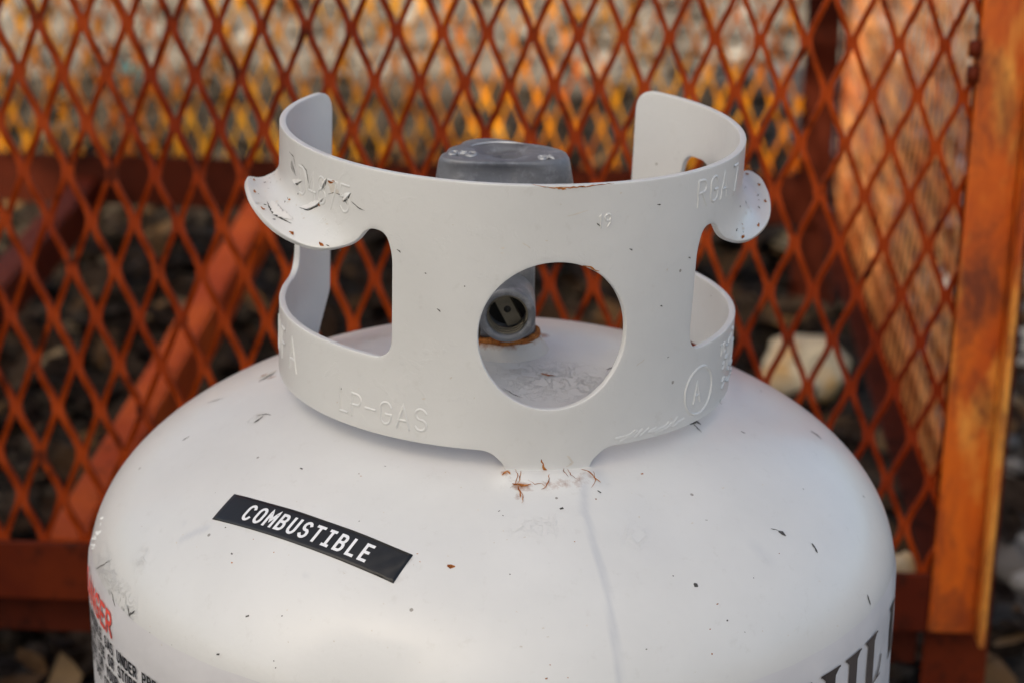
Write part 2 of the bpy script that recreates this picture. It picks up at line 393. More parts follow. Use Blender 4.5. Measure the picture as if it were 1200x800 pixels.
gl('X', .58, [(0, 1), (.58, 0)], [(0, 0), (.58, 1)])
gl('Y', .6, [(0, 1), (.3, .5), (.6, 1)], [(.3, .5), (.3, 0)])
gl('1', .2, [(0, .82), (.14, 1), (.14, 0)])
gl('4', .6, [(.45, 0), (.45, 1), (0, .3), (.6, .3)])
gl('5', .52, [(.48, 1), (.06, 1), (.03, .56)]+arc(.26, .31, .26, .30, 120, -150))
gl('7', .52, [(0, 1), (.52, 1), (.18, 0)])
gl('8', .54, arc(.27, .76, .22, .24, 0, 360, 14), arc(.27, .27, .26, .27, 0, 360, 14))
gl('9', .54, arc(.27, .72, .26, .28, 0, 360, 14), [(.53, .70), (.50, .3), (.3, 0)])
gl('-', .5, [(0, .5), (.5, .5)])
gl('.', .1, [(0, 0), (.05, 0)])
gl('i', .44, [(0, 1), (.44, 1)], [(.22, 1), (.22, 0)], [(0, 0), (.44, 0)])   # I with serifs

def resample(pl, step):
    out = [pl[0]]
    for a, b in zip(pl[:-1], pl[1:]):
        L = math.hypot(b[0]-a[0], b[1]-a[1])
        if L < 1e-9: continue
        n = max(1, int(math.ceil(L/step)))
        for i in range(1, n+1): out.append((a[0]+(b[0]-a[0])*i/n, a[1]+(b[1]-a[1])*i/n))
    return out

def ribbon(mb, pl, t, fn, h, ridge=0.0, ext=True):
    """flat or ridged ribbon along polyline pl (2-D), mapped by fn(u, v, h)"""
    n = len(pl); L = []; Rr = []; Cc = []
    for i, p in enumerate(pl):
        a = pl[max(i-1, 0)]; b = pl[min(i+1, n-1)]
        d1 = np.array([p[0]-a[0], p[1]-a[1]]) if i > 0 else np.array([b[0]-p[0], b[1]-p[1]])
        d2 = np.array([b[0]-p[0], b[1]-p[1]]) if i < n-1 else d1
        d1 = d1/(np.linalg.norm(d1)+1e-12); d2 = d2/(np.linalg.norm(d2)+1e-12)
        tt = d1+d2; ln = np.linalg.norm(tt); tt = tt/ln if ln > 1e-6 else d1
        nn_ = np.array([-tt[1], tt[0]]); co = max(.45, abs(nn_@np.array([-d1[1], d1[0]])))
        q = np.array(p, float)
        if ext and i == 0: q = q-d1*t*.42
        if ext and i == n-1: q = q+d1*t*.42
        L.append(q+nn_*t/2/co); Rr.append(q-nn_*t/2/co); Cc.append(q)
    vs = []; fs_ = []
    if ridge:
        for i in range(n):
            vs += [fn(*L[i], h), fn(*(L[i]*.5+Cc[i]*.5), h+ridge*.8), fn(*Cc[i], h+ridge), fn(*(Rr[i]*.5+Cc[i]*.5), h+ridge*.8), fn(*Rr[i], h)]
        for i in range(n-1):
            for k in range(4): a = i*5+k; fs_.append((a, a+1, a+6, a+5))
    else:
        for i in range(n): vs += [fn(*L[i], h), fn(*Rr[i], h)]
        for i in range(n-1): fs_.append((2*i, 2*i+1, 2*i+3, 2*i+2))
    mb.add(vs, fs_)

def text(mb, s, u0, v0, H, t, fn, cond=1.0, gap=.22, h=.0, ridge=0.0, mono=None, slant=0):
    u = u0; k = 0
    for ch in s:
        if ch == ' ': u += H*(.32*cond+gap*.6) if mono is None else mono; continue
        w_, st = G[ch]
        off = (mono-H*w_*cond)/2 if mono else 0
        for pl in st:
            pl = resample([(x*cond, y) for x, y in pl], .12)
            pts = [(u+off+x*H+slant*y*H, v0+y*H) for x, y in pl]
            ribbon(mb, pts, t, fn, h+k*.00002, ridge); k = (k+1) % 4
        u += mono if mono else H*(w_*cond+gap)
    return u

def letters(s_, u0, v0, H, t, fn, mat, parent, name='letter', cond=1.0, gap=.22, h=.0, ridge=0.0, mono=None):
    u = u0
    for ch in s_:
        if ch != ' ':
            mb_ = MB(); text(mb_, ch, u, v0, H, t, fn, cond, gap, h, ridge, mono); mesh_obj(name, mb_.v, mb_.f, mat, parent)
            u += mono if mono else H*(G[ch][0]*cond+gap)
        else: u += mono or H*(.32*cond+gap*.6)

# ------------------------------------------------------------------ black sticker on the dome
cs = [on_shell(*p) for p in ((275, 579), (484, 650), (461, 683), (249, 608))]   # TL TR BR BL
SW = (np.linalg.norm(cs[1]-cs[0])+np.linalg.norm(cs[2]-cs[3]))/2; SH = (np.linalg.norm(cs[3]-cs[0])+np.linalg.norm(cs[2]-cs[1]))/2
SN = np.cross(cs[1]-cs[0], cs[0]-cs[3]); SN = -SN/np.linalg.norm(SN); SN = SN if SN[2] > 0 else -SN
def st_fn(u, v, h):      # u along 0..SW, v up 0..SH
    a = u/SW; b = v/SH
    p = (cs[3]*(1-a)+cs[2]*a)*(1-b)+(cs[0]*(1-a)+cs[1]*a)*b
    lo, hi = -.01, .03
    for _ in range(24):
        m_ = (lo+hi)/2; q_ = p+SN*m_
        if q_[2] < prof_z(min(math.hypot(q_[0], q_[1]), TR)): lo = m_
        else: hi = m_
    q_ = p+SN*lo
    return q_+shell_normal(q_)*h
mb = MB(); nu, nv = 48, 10; top = {}
def stk_h(u, v):
    return .00028+.00035*max(0, (u/SW-.80))*math.sin(u*900)*math.sin(v*700+1)*4.0+.00012*math.sin(u*230+1)*math.sin(v*160)
vs = [st_fn(SW*i/nu, SH*j/nv, stk_h(SW*i/nu, SH*j/nv)) for i in range(nu+1) for j in range(nv+1)]
q = lambda i, j: i*(nv+1)+j
f2 = [(q(i, j), q(i+1, j), q(i+1, j+1), q(i, j+1)) for i in range(nu) for j in range(nv)]
b0 = len(vs); bd = [(i, 0) for i in range(nu)]+[(nu, j) for j in range(nv)]+[(i, nv) for i in range(nu, 0, -1)]+[(0, j) for j in range(nv, 0, -1)]
vs += [st_fn(SW*i/nu, SH*j/nv, .00002) for i, j in bd]
for k in range(len(bd)):
    k2 = (k+1) % len(bd); f2.append((b0+k, b0+k2, q(*bd[k2]), q(*bd[k])))
sticker = shell_child('sticker', vs, f2, M['black_vinyl'])
sticker['label'] = 'black sticker reading COMBUSTIBLE'
H_ = SH*.50
letters('COMBUSTiBLE', SW*.135, SH*.25, H_, H_*.185, st_fn, M['white_ink'], sticker, 'letter', .78, h=.00042, mono=SW*.0648)

# ------------------------------------------------------------------ printed wrap label
Z_LAB = .2916
def lab_fn(a_mm, z, h):     # a = arc metres from front, z world height
    a = a_mm/TR; x = TR*math.sin(a)
    zz = PIV+(z-PIV)*math.cos(TILT)+x*math.sin(TILT)
    r = prof_r(zz)+h
    return np.array([r*math.sin(a), -r*math.cos(a), zz])
vs = []; na, nz = 260, 30
def lab_top(a): return Z_LAB+.0002*math.sin(a*9)+.0001*math.sin(a*41)
for i in range(na+1):
    a = R_(-152+304*i/na)
    for j in range(nz+1):
        zt = lab_top(a); z = .12+(zt-.12)*j/nz
        hh = .00045+.00022*math.sin(a*23+z*90)*math.sin(z*120+a*7)
        vs.append(lab_fn(a*TR, z, hh if j < nz else .00005))
f2 = [(i*(nz+1)+j, (i+1)*(nz+1)+j, (i+1)*(nz+1)+j+1, i*(nz+1)+j+1) for i in range(na) for j in range(nz)]
lab = shell_child('printed_label', vs, f2, M['label'])
lab['label'] = 'printed warning and brand wrap label round the cylinder wall'
D = lambda deg: R_(deg)*TR
def txt(name, s, deg, z, H, t, mat, cond=.55, gap=.13, right=False):
    mb = MB()
    if right:
        wd = sum(H*(.32*cond+gap*.6) if c == ' ' else H*(G[c][0]*cond+gap) for c in s); u0 = D(deg)-wd
    else: u0 = D(deg)
    text(mb, s, u0, z, H, t, lab_fn, cond, gap, h=.0009)
    return mesh_obj(name, mb.v, mb.f, mat, lab)
def on_shell_full(px, py):
    o, d = ray(px, py); a = w2s(o); b = w2s(o+d)-a
    A = b[0]**2+b[1]**2; Bq = a[0]*b[0]+a[1]*b[1]; Cq = a[0]**2+a[1]**2-TR*TR; q_ = max(Bq*Bq-A*Cq, 0); t = (-Bq-math.sqrt(q_))/A
    return a+b*t
def lab_uv(px, py):
    p = on_shell_full(px, py); return math.atan2(p[0], -p[1])*TR, s2w(p)[2]
uU, zU = lab_uv(139.5, 772); uR, _z = lab_uv(163, 790); adv = (uR-uU)/5      # one word of the warning text as the yardstick
uD, zD = lab_uv(134, 746)
ln = ['FLAMMABLE GAS UNDER PRESSURE', 'DO NOT USE OR STORE IN BUILDING', 'GARAGE OR YOUR OUTDOOR AREA', 'KEEP OUT OF REACH OF CHILDREN']
letters('DANGER', uD-.0460, zD, .0082, .0016, lab_fn, M['red_ink'], lab, 'heading_letter', 1.10, .20, .0009, mono=.0077)
for k, s_ in enumerate(ln):
    mb = MB(); text(mb, s_, uU-14*adv, zU-.0060*k, .0040, .00085, lab_fn, .9, 0, .0009, 0, mono=adv)
    mesh_obj('text_line', mb.v, mb.f, M['black_ink'], lab)['kind'] = 'stuff'
print('ADV', adv, zD, zU, uD, uU)

# big serif print on the right: stems with slab-thin serifs
def rect(mb, u0, u1, v0, v1, h, n=4):
    vs = []
    for i in range(n+1):
        for j in range(5): vs.append(lab_fn(u0+(u1-u0)*i/n, v0+(v1-v0)*j/4, h))
    mb.add(vs, [(i*5+j, (i+1)*5+j, (i+1)*5+j+1, i*5+j+1) for i in range(n) for j in range(4)])

# ------------------------------------------------------------------ collar (guard ring)
CR = .085; CT = .0024; CA = 10.6; Cs = .0942
CTILT = .0206; CDX = .0033; CZB = .3558
col_mat = Matrix.Translation((CDX, 0, CZB)) @ Matrix.Rotation(CTILT, 4, 'Y')
def smooth(a, b, x):
    t = min(1, max(0, (x-a)/(b-a))); return t*t*(3-2*t)
S0 = .0775; RHO = .0068
def col_fn(u, s, h=0.0):
    """u arc metres from collar centre line (front), s unrolled height, h out of the outer face"""
    rel = math.degrees(u/CR); th_ = R_(rel+CA)
    ar = abs(rel); w_ = min(1, max(0, (ar-44)/48))**1.05*(1-smooth(102, 107, ar)) if s > .045 else 0
    r = CR; z = s; nr_, nz_ = 1.0, 0.0
    if w_ > .001 and s < S0:
        k = w_/RHO; du = S0-s; ph = min(du*k, 2.05); ex = max(0, du-ph/k); r = CR+(1-math.cos(ph))/k+ex*math.sin(ph); z = S0-math.sin(ph)/k-ex*math.cos(ph); nr_, nz_ = math.cos(ph), math.sin(ph)
    # gentle hand-bent irregularity
    r += .0005*math.sin(u*55+1.3)*math.sin(s*60)
    r += nr_*h; z += nz_*h
    return np.array([r*math.sin(th_), -r*math.cos(th_), z])

def rounded(poly, seg=7):
    """poly: list of (x, y, r) -> points with corner arcs"""
    out = []; n = len(poly)
    for i in range(n):
        p = np.array(poly[i][:2], float); r = poly[i][2] if len(poly[i]) > 2 else 0
        a = np.array(poly[i-1][:2], float); b = np.array(poly[(i+1) % n][:2], float)
        if r <= 0: out.append(p); continue
        da = (a-p)/np.linalg.norm(a-p); db = (b-p)/np.linalg.norm(b-p)
        L = min(r, np.linalg.norm(a-p)*.48, np.linalg.norm(b-p)*.48)
        for k in range(seg+1):
            t = k/seg; out.append((p+da*L)*(1-t)**2+p*2*t*(1-t)+(p+db*L)*t*t)
    return out
def U(deg): return R_(deg)*CR
def subdiv(pts, step=.0016, closed=True):
    out = []; n = len(pts)
    for i in range(n if closed else n-1):
        a = pts[i]; b = pts[(i+1) % n]; L = np.linalg.norm(b-a); k = max(1, int(round(L/step)))
        for j in range(k): out.append(a+(b-a)*j/k)
    o2 = [out[0]]
    for p in out[1:]:
        if np.linalg.norm(p-o2[-1]) > .00035: o2.append(p)
    if np.linalg.norm(o2[0]-o2[-1]) < .00035: o2.pop()
    return o2
mm = .001
half = [(0, 94.2, 0), (133.4, 94.2, 9), (133.4, 14, 2), (127.8, -3, 3), (127.4, -9, 0), (113.4, -9, 0), (112.6, 0, 4), (14, 0, 4.5), (10.4, -5, 2), (9.6, -13, 0), (0, -13, 0)]
outer = [(U(x), y*mm, r*mm) for x, y, r in half]+[(U(-x), y*mm, r*mm) for x, y, r in half[1:-1][::-1]]
cut = [(38.6, 28, 8), (38.6, 66, 7), (40.5, 73.5, 5), (45.5, 73.5, 3), (49, 67, 4), (58, 61.2, 8), (70, 60.2, 8), (84, 61.4, 8), (98.5, 61.8, 2.5), (102.5, 69.5, 4), (105.5, 73.5, 3), (115, 73, 6), (117, 60, 4), (116.2, 44, 8), (114.5, 28, 17)]
holes = [[(U(x), y*mm, r*mm) for x, y, r in cut], [(U(-x), y*mm, r*mm) for x, y, r in cut]]
loops = [subdiv(rounded(outer))]+[subdiv(rounded(h_)) for h_ in holes]
loops.append([np.array([.0261*math.cos(a), .0415+.0261*math.sin(a)]) for a in np.linspace(0, 2*math.pi, 110, endpoint=False)])
def inside(P, lp):
    x, y = P[:, 0], P[:, 1]; c = np.zeros(len(P), bool); L = np.array(lp); n = len(L)
    for i in range(n):
        x1, y1 = L[i]; x2, y2 = L[(i+1) % n]
        if y1 == y2: continue
        m_ = ((y1 > y) != (y2 > y)) & (x < (x2-x1)*(y-y1)/(y2-y1)+x1); c ^= m_
    return c
gx, gy = np.meshgrid(np.arange(-.2, .2, .0021), np.arange(-.014, .096, .0021)); gx = gx+(np.arange(gx.shape[0]) % 2)[:, None]*.00105
P = np.stack([gx.ravel(), gy.ravel()], -1)
ok = inside(P, loops[0])
for l in loops[1:]: ok &= ~inside(P, l)
P = P[ok]; B = np.concatenate([np.array(l) for l in loops])
dm = np.full(len(P), 9.0)
for b in B: dm = np.minimum(dm, (P[:, 0]-b[0])**2+(P[:, 1]-b[1])**2)
P = P[dm > .0011**2]
pts = [Vector(p) for l in loops for p in l]; ed = []; b = 0
for l in loops:
    n = len(l); ed += [(b+i, b+(i+1) % n) for i in range(n)]; b += n
nb = b; pts += [Vector(p) for p in P]
ov, oe, of, *_rest = delaunay_2d_cdt(pts, ed, [], 0, 1e-7)
OV = np.array([tuple(v) for v in ov]); OF = np.array([f for f in of if len(f) == 3]); cen = OV[OF].mean(1)
ok = inside(cen, loops[0])
for l in loops[1:]: ok &= ~inside(cen, l)
OF = OF[ok]
used = np.unique(OF); rm = -np.ones(len(OV), int); rm[used] = np.arange(len(used)); OV = OV[used]; OF = rm[OF]
nv_ = len(OV)
vs = [col_fn(p[0], p[1], 0) for p in OV]+[col_fn(p[0], p[1], -CT) for p in OV]
fl = [tuple(f) for f in OF]+[(f[2]+nv_, f[1]+nv_, f[0]+nv_) for f in OF]
cnt = {}
for f in OF:
    for i in range(3):
        a, b = int(f[i]), int(f[(i+1) % 3]); cnt[(a, b)] = 1
for (a, b) in list(cnt):
    if (b, a) not in cnt: fl.append((b, a, a+nv_, b+nv_))
collar = mesh_obj('guard_collar', vs, fl, M['collar'], tank)
bm = bmesh.new(); bm.from_mesh(collar.data); bmesh.ops.recalc_face_normals(bm, faces=bm.faces); bm.to_mesh(collar.data); bm.free()
collar.matrix_local = col_mat
bevel(collar, .0006, 3, 50)
# embossed lettering
lets = [('D4875', -56.5, .0795, .0085, .0012), ('UFA', -88, .0085, .0125, .0012), ('LP-GAS', -47, .0062, .0085, .0012)]
def emb(s, deg, s0_, H, t, gap=.28, ridge=.00045, cond=.95): letters(s, R_(deg-CA)*CR, s0_, H, t, col_fn, M['collar'], collar, 'embossed_letter', cond, gap, -.0001, ridge)
emb('D4875', -62, .0765, .0095, .0013, gap=.18, ridge=.00028); emb('UFA', -82, .0095, .0120, .0012, gap=.45); emb('LP-GAS', -43, .0045, .0078, .0012, gap=.30)
emb('RGA 7', 48, .0815, .0088, .0013, gap=.28); emb('19', 20, .0795, .0042, .0008)
emb('M9', 73, .0125, .0075, .0012); emb('TC-4E', 66, .0195, .0040, .0008)
mb = MB()
ribbon(mb, [(R_(55+6.3*math.cos(a)-CA)*CR, .0115+.0088*math.sin(a)) for a in np.linspace(0, 2*math.pi, 40)], .0012, col_fn, -.0001, .0006, ext=False)
emb('A', 52.5, .0075, .0075, .0012)
mesh_obj('embossed_ring', mb.v, mb.f, M['collar'], collar); mb = MB()
for k in range(26):
    a = 68+rnd.random()*14; s_ = .004+rnd.random()*.022
    ribbon(mb, [(R_(a-CA)*CR, s_), (R_(a-CA)*CR+.0009, s_+.0006)], .0010, col_fn, -.0001, .0006)
mesh_obj('paint_bump', mb.v, mb.f, M['collar'], collar)['kind'] = 'stuff'
# drips of paint / lumps along lower rim near the tab
mb = MB()
for k in range(16):
    a = 27+k*1.25+rnd.random(); s_ = .0012+.0016*rnd.random()
    ribbon(mb, resample([(R_(a-CA)*CR, s_), (R_(a+1.8-CA)*CR, s_+.0022*rnd.random())], .0008), .0016, col_fn, -.0001, .00035)
mesh_obj('paint_lump', mb.v, mb.f, M['collar'], collar)['kind'] = 'stuff'

# ---- marks on collar by collar coordinates
CI = col_mat.inverted()
def on_collar(px, py):
    o, d = ray(px, py); a = np.array(CI @ Vector(o)); b = np.array(CI.to_3x3() @ Vector(d))
    A = b[0]**2+b[1]**2; Bq = a[0]*b[0]+a[1]*b[1]; Cq = a[0]**2+a[1]**2-CR*CR; q_ = max(Bq*Bq-A*Cq, 0); t = (-Bq-math.sqrt(q_))/A
    X = a+b*t; return (math.atan2(X[0], -X[1])-R_(CA))*CR, X[2]
def cmark(name, pl, t, mat, h=.00012, wob=.0, par=None, tap=True):
    P2 = [on_collar(*p) for p in pl]; P2 = resample(P2, .0012)
    P2 = [(x+rnd.uniform(-wob, wob), y+rnd.uniform(-wob, wob)) for x, y in P2]
    m_ = MB(); taper_ribbon(m_, P2, t, col_fn, h); return mesh_obj(name, m_.v, m_.f, mat, par or collar)
def taper_ribbon(mb, pl, t, fn, h):
    n = len(pl); vs = []
    for i, p in enumerate(pl):
        a = pl[max(i-1, 0)]; b = pl[min(i+1, n-1)]; d = np.array([b[0]-a[0], b[1]-a[1]]); d = d/(np.linalg.norm(d)+1e-12)
        k = (.12+.88*math.sin(math.pi*(i+.3)/(n-.4)))*t/2*(1+.35*math.sin(i*2.1)); nn_ = np.array([-d[1], d[0]]); q_ = np.array(p)
        vs += [fn(*(q_+nn_*k), h), fn(*(q_-nn_*k), h)]
    mb.add(vs, [(2*i, 2*i+1, 2*i+3, 2*i+2) for i in range(n-1)])
def blob(mb, u, v, r, fn, h, n=11, squash=1.0, ang=0, jag=.35):
    vs = [fn(u, v, h)]
    for k in range(n):
        a = 2*math.pi*k/n; rr = r*(1+jag*(rnd.random()-.5)*2); x = rr*math.cos(a); y = rr*squash*math.sin(a)
        vs.append(fn(u+x*math.cos(ang)-y*math.sin(ang), v+x*math.sin(ang)+y*math.cos(ang), h))
    mb.add(vs, [(0, k+1, (k+1) % n+1) for k in range(n)])
# flakes of peeling paint by the left grip: raised curled chips, each with a painted dark shadow line
def flake(pl, lift=.0010, wd=.0022, side=1):
    P2 = resample([on_collar(*p) for p in pl], .0008); n = len(P2); vs = []
    for i, p in enumerate(P2):
        a = P2[max(i-1, 0)]; b = P2[min(i+1, n-1)]; d = np.array([b[0]-a[0], b[1]-a[1]]); d = d/(np.linalg.norm(d)+1e-12); nn_ = np.array([-d[1], d[0]])*side
        e = math.sin(math.pi*i/(n-1)); q_ = np.array(p)
        for k in range(4):
            t = k/3; vs.append(col_fn(*(q_+nn_*wd*e*t+np.array([0, 0])), .00005+lift*e*(1-t)**1.5))
        vs.append(col_fn(*(q_+nn_*.0001), .00002))
    fs_ = []
    for i in range(n-1):
        for k in range(3): a = i*5+k; fs_.append((a, a+1, a+6, a+5))
    mesh_obj('paint_flake', vs, fs_, M['flake'], collar)
    cmark('chip_edge', [(x+.6, y+.8) for x, y in pl], .00045, M['scratch'], .00008)  # dark line painted along the chip as its shadow
flake([(353, 243), (362, 246), (371, 241), (378, 232)], .0008, .0022, 1)
flake([(376, 224), (380, 217), (382, 209)], .0008, .002, 1)
flake([(402, 236), (407, 233), (411, 226)], .0009, .0022, 1)
flake([(341, 211), (346, 216), (352, 212)], .0007, .0016, 1)
flake([(340, 188), (342, 196), (345, 206)], .0007, .0014, -1)
for pl in [[(384, 228), (392, 226), (400, 229), (408, 240)], [(412, 236), (420, 243), (428, 247)], [(338, 178), (343, 184), (345, 196)], [(352, 192), (358, 200), (362, 222)]]:
    cmark('paint_crack', pl, .00035, M['scratch'], .0001, .0001)
cmark('bare_patch', [(384, 212), (390, 222), (397, 226)], .0032, M['bare'], .00010)
cmark('rust_spot', [(384, 212), (388, 214), (392, 213)], .0011, M['edge_rust'], .00016, .0002)
# rust along the top rim and round the hole
cmark('rust_spot', [(652, 220), (660, 223), (664, 222)], .0006, M['edge_rust'], .00012, .0002)
cmark('rust_spot', [(622, 216), (650, 221), (676, 220), (706, 217), (720, 215)], .00045, M['edge_rust'], .00012, .0002)
cmark('rust_spot', [(684, 311), (692, 313), (702, 318)], .0006, M['edge_rust'], .00012, .0003)
for a, b in [((466, 292), (470, 296)), ((512, 362), (516, 366)), ((770, 240), (774, 240)), ((806, 301), (808, 303)), ((738, 292), (741, 294)), ((612, 285), (622, 292)), ((700, 262), (705, 268)), ((665, 254), (690, 247)), ((745, 428), (756, 420))]:
    cmark('scuff', [a, ((a[0]+b[0])/2+1, (a[1]+b[1])/2), b], .0004, M['bare'] if b[0]-a[0] > 8 else M['scratch'], .0001, .0001)

# chips, rust and scratches on the two flared lips and the sheet edges (collar coordinates: degrees, unrolled mm)
def umark(name, pl, t, mat, h=.00014, wob=.0001):
    P2 = resample([(U(a), b*mm) for a, b in pl], .0009); P2 = [(x+rnd.uniform(-wob, wob), y+rnd.uniform(-wob, wob)) for x, y in P2]
    m_ = MB(); taper_ribbon(m_, P2, t, col_fn, h); return mesh_obj(name, m_.v, m_.f, mat, collar)
rq = random.Random(21)
for sg in (-1, 1):
    for k in range(34):
        a = rq.uniform(52, 99); b_ = rq.uniform(62.5, 76); 
        umark('scratch', [(sg*a, b_), (sg*(a+rq.uniform(-1.2, 1.2)), b_+rq.uniform(-.9, .9))], rq.uniform(.0003, .0007), rq.choice([M['scratch'], M['bare'], M['scratch'], M['bare'], M['edge_rust']]))
    for a in (57, 66, 79, 88, 96): umark('rust_spot', [(sg*a, 62.0+.9*abs(a-72)/10), (sg*(a+1.6), 62.3+.9*abs(a-72)/10)], .0010, M['edge_rust'], .0002, .0003)
umark('scratch', [(84, 76), (88, 74.8), (92, 75.4)], .0006, M['scratch'])
umark('paint_flake', [(-70, 67), (-76, 66), (-82, 67.5)], .0034, M['flake'], .0005); umark('chip_edge', [(-69, 65.6), (-76, 64.4), (-83, 66)], .0006, M['scratch'], .0003)
for k in range(60):
    a = rq.uniform(-95, 95); b_ = rq.uniform(3, 91)
    if (abs(a) > 36 and 25 < b_ < 78) or a*a*2.2+(b_-41.5)**2 < 30**2: continue
    umark('speck', [(a, b_), (a+rq.uniform(-.9, .9), b_+rq.uniform(-.8, .8))], rq.uniform(.0002, .0006), rq.choice([M['scratch'], M['bare'], M['bare'], M['bare']]))
# weld bead where the front tab meets the dome, rust cracks
def sh_fn_px(u, v, h): return snap_shell(on_shell(u, v), h)
for sgn, deg in ((-1, -109.4), (1, 130.6)):
    mb = MB(); th_ = [R_(deg-7.5+15*i/14) for i in range(15)]
    mb.tube([np.array([CDX+.0855*math.sin(a), -.0855*math.cos(a), prof_z(.0855)-.0008]) for a in th_], .003, 8)
    shell_child('weld_bead', mb.v, mb.f, M['collar'])
def smark(name, pl, t, mat, h=.00015, wob=0.0):
    P3 = [on_shell(*p) for p in pl]; out = [P3[0]]
    for a, b in zip(P3[:-1], P3[1:]):
        n = max(1, int(np.linalg.norm(b-a)/.0009))
        for i in range(1, n+1): out.append(a+(b-a)*i/n+np.array([rnd.uniform(-wob, wob), rnd.uniform(-wob, wob), 0]))
    n = len(out); vs = []; near = np.linalg.norm(out[0]-WELD[4]) < .03
    for i, p in enumerate(out):
        d = out[min(i+1, n-1)]-out[max(i-1, 0)]; d = d/(np.linalg.norm(d)+1e-12); nm = shell_normal(p); sd = np.cross(nm, d)
        k = (.12+.88*math.sin(math.pi*(i+.3)/(n-.4 if n > 1 else 1)))*t*(.33 if name == 'rust_crack' else .5)*(1+.3*math.sin(i*2.3))
        hs = h+(swell(p) if near else 0); vs += [snap_shell(p+sd*k, hs), snap_shell(p-sd*k, hs)]
    if n < 2: return
    return shell_child(name, vs, [(2*i, 2*i+1, 2*i+3, 2*i+2) for i in range(n-1)], mat)
cmark('rust_crack', [(634, 538), (637, 546), (641, 553), (642, 560)], .0008, M['edge_rust'], .0002, .0002)
cmark('rust_crack', [(611, 553), (609, 560)], .0005, M['edge_rust'], .0002, .0002)
cmark('rust_crack', [(684, 549), (690, 555)], .0007, M['edge_rust'], .0002, .0002)
cmark('rust_crack', [(665, 533), (671, 541), (664, 546)], .0009, M['bare'], .0002, .0002)
for pl, t in [([(603, 553), (607, 562), (604, 569), (598, 573)], .0004), ([(618, 566), (626, 570), (634, 569), (640, 573)], .0004), ([(694, 556), (697, 566), (693, 573)], .0004), ([(664, 552), (668, 561), (676, 566)], .0004), ([(609, 574), (613, 580), (612, 590)], .0005), ([(643, 560), (642, 568), (640, 572), (634, 575)], .0006), ([(610, 556), (609, 566), (605, 570)], .0005), ([(600, 569), (614, 571), (622, 570)], .0016), ([(607, 571), (609, 577), (610, 583)], .0009),
              ([(680, 553), (690, 558), (697, 565)], .0008), ([(694, 563), (704, 567)], .0008), ([(588, 560), (594, 556), (598, 561)], .0012), ([(661, 549), (660, 556), (666, 564)], .0004)]:
    smark('rust_crack', pl, t, M['edge_rust'], .0003, .0002)
# dark scratches and chips on the dome
for pl, t in [([(912, 622), (917, 624), (921, 628)], .0016), ([(903, 619), (912, 621)], .0004), ([(951, 636), (955, 642), (958, 648)], .0011), ([(950, 505), (957, 509), (962, 514)], .0013),
              ([(1016, 696), (1018, 702), (1020, 708)], .0011), ([(813, 683), (818, 687)], .0015), ([(808, 497), (815, 493), (821, 497)], .0018), ([(812, 496), (818, 502), (822, 506)], .0006),
              ([(298, 495), (304, 491), (308, 488)], .0010), ([(300, 487), (312, 485), (318, 486)], .0005), ([(150, 710), (152, 720), (158, 716)], .0010), ([(131, 692), (133, 702), (136, 712)], .0006),
              ([(112, 668), (121, 662), (131, 655)], .0004), ([(656, 596), (660, 595)], .0012), ([(254, 766), (257, 767)], .0009), ([(288, 722), (292, 721)], .0008), ([(730, 416), (737, 419)], .0012), ([(710, 433), (720, 430)], .0006),
              ([(590, 455), (604, 463), (612, 466)], .0004), ([(840, 470), (846, 473)], .0005), ([(700, 575), (704, 577)], .0007), ([(352, 548), (355, 549)], .0008), ([(868, 505), (874, 508)], .0006), ([(303, 447), (322, 437)], .0011),
              ([(214, 516), (222, 511)], .0008), ([(243, 445+27), (262, 466)], .0005)]:
    smark('scratch', pl, t, M['scratch'], .00012, .00015)
smark('bare_patch', [(303, 443), (312, 440), (324, 434)], .0022, M['bare'], .0002)
smark('rust_spot', [(306, 441), (314, 438)], .0012, M['edge_rust'], .0003, .0002)
smark('rust_spot', [(524, 662), (528, 664), (533, 663)], .0014, M['edge_rust'], .00012, .0002)
smark('rust_spot', [(634, 437), (642, 440), (650, 440)], .0011, M['edge_rust'], .00012, .0002)
rr_ = random.Random(4)
for k in range(150):
    px = rr_.uniform(130, 1030); py = rr_.uniform(440, 798)
    if py < 400+((px-577)/475)**2*240+30 or (325 < px < 860 and py < 545): continue
    L = rr_.choice([1, 1.5, 2, 3]); a = rr_.uniform(0, 6.3)
    smark('speck', [(px, py), (px+L*math.cos(a), py+L*math.sin(a)*.6)], rr_.uniform(.0003, .0008), rr_.choice([M['scratch'], M['bare'], M['bare'], M['bare'], M['scratch'], M['bare'], M['edge_rust']]), .0001)
# jagged paint edge on the left shoulder
mb = MB()
for k in range(14):
    z = PIV+.0006+k*.0008; a = R_(-76.5-rnd.random()*4); hh = .0003+.0007*rnd.random()
    c0 = lab_fn(a*TR, z, 0); sc = .0016
    vs = [lab_fn(a*TR-sc, z, -.0002), lab_fn(a*TR+sc, z+.0006, -.0002), lab_fn(a*TR, z+.0016, -.0002), lab_fn(a*TR+rnd.uniform(-.001, .001), z+.0006, hh)]
    mb.add(vs, [(0, 1, 3), (1, 2, 3), (2, 0, 3)])
shell_child('paint_lump', mb.v, mb.f, M['flake'], smooth=False)

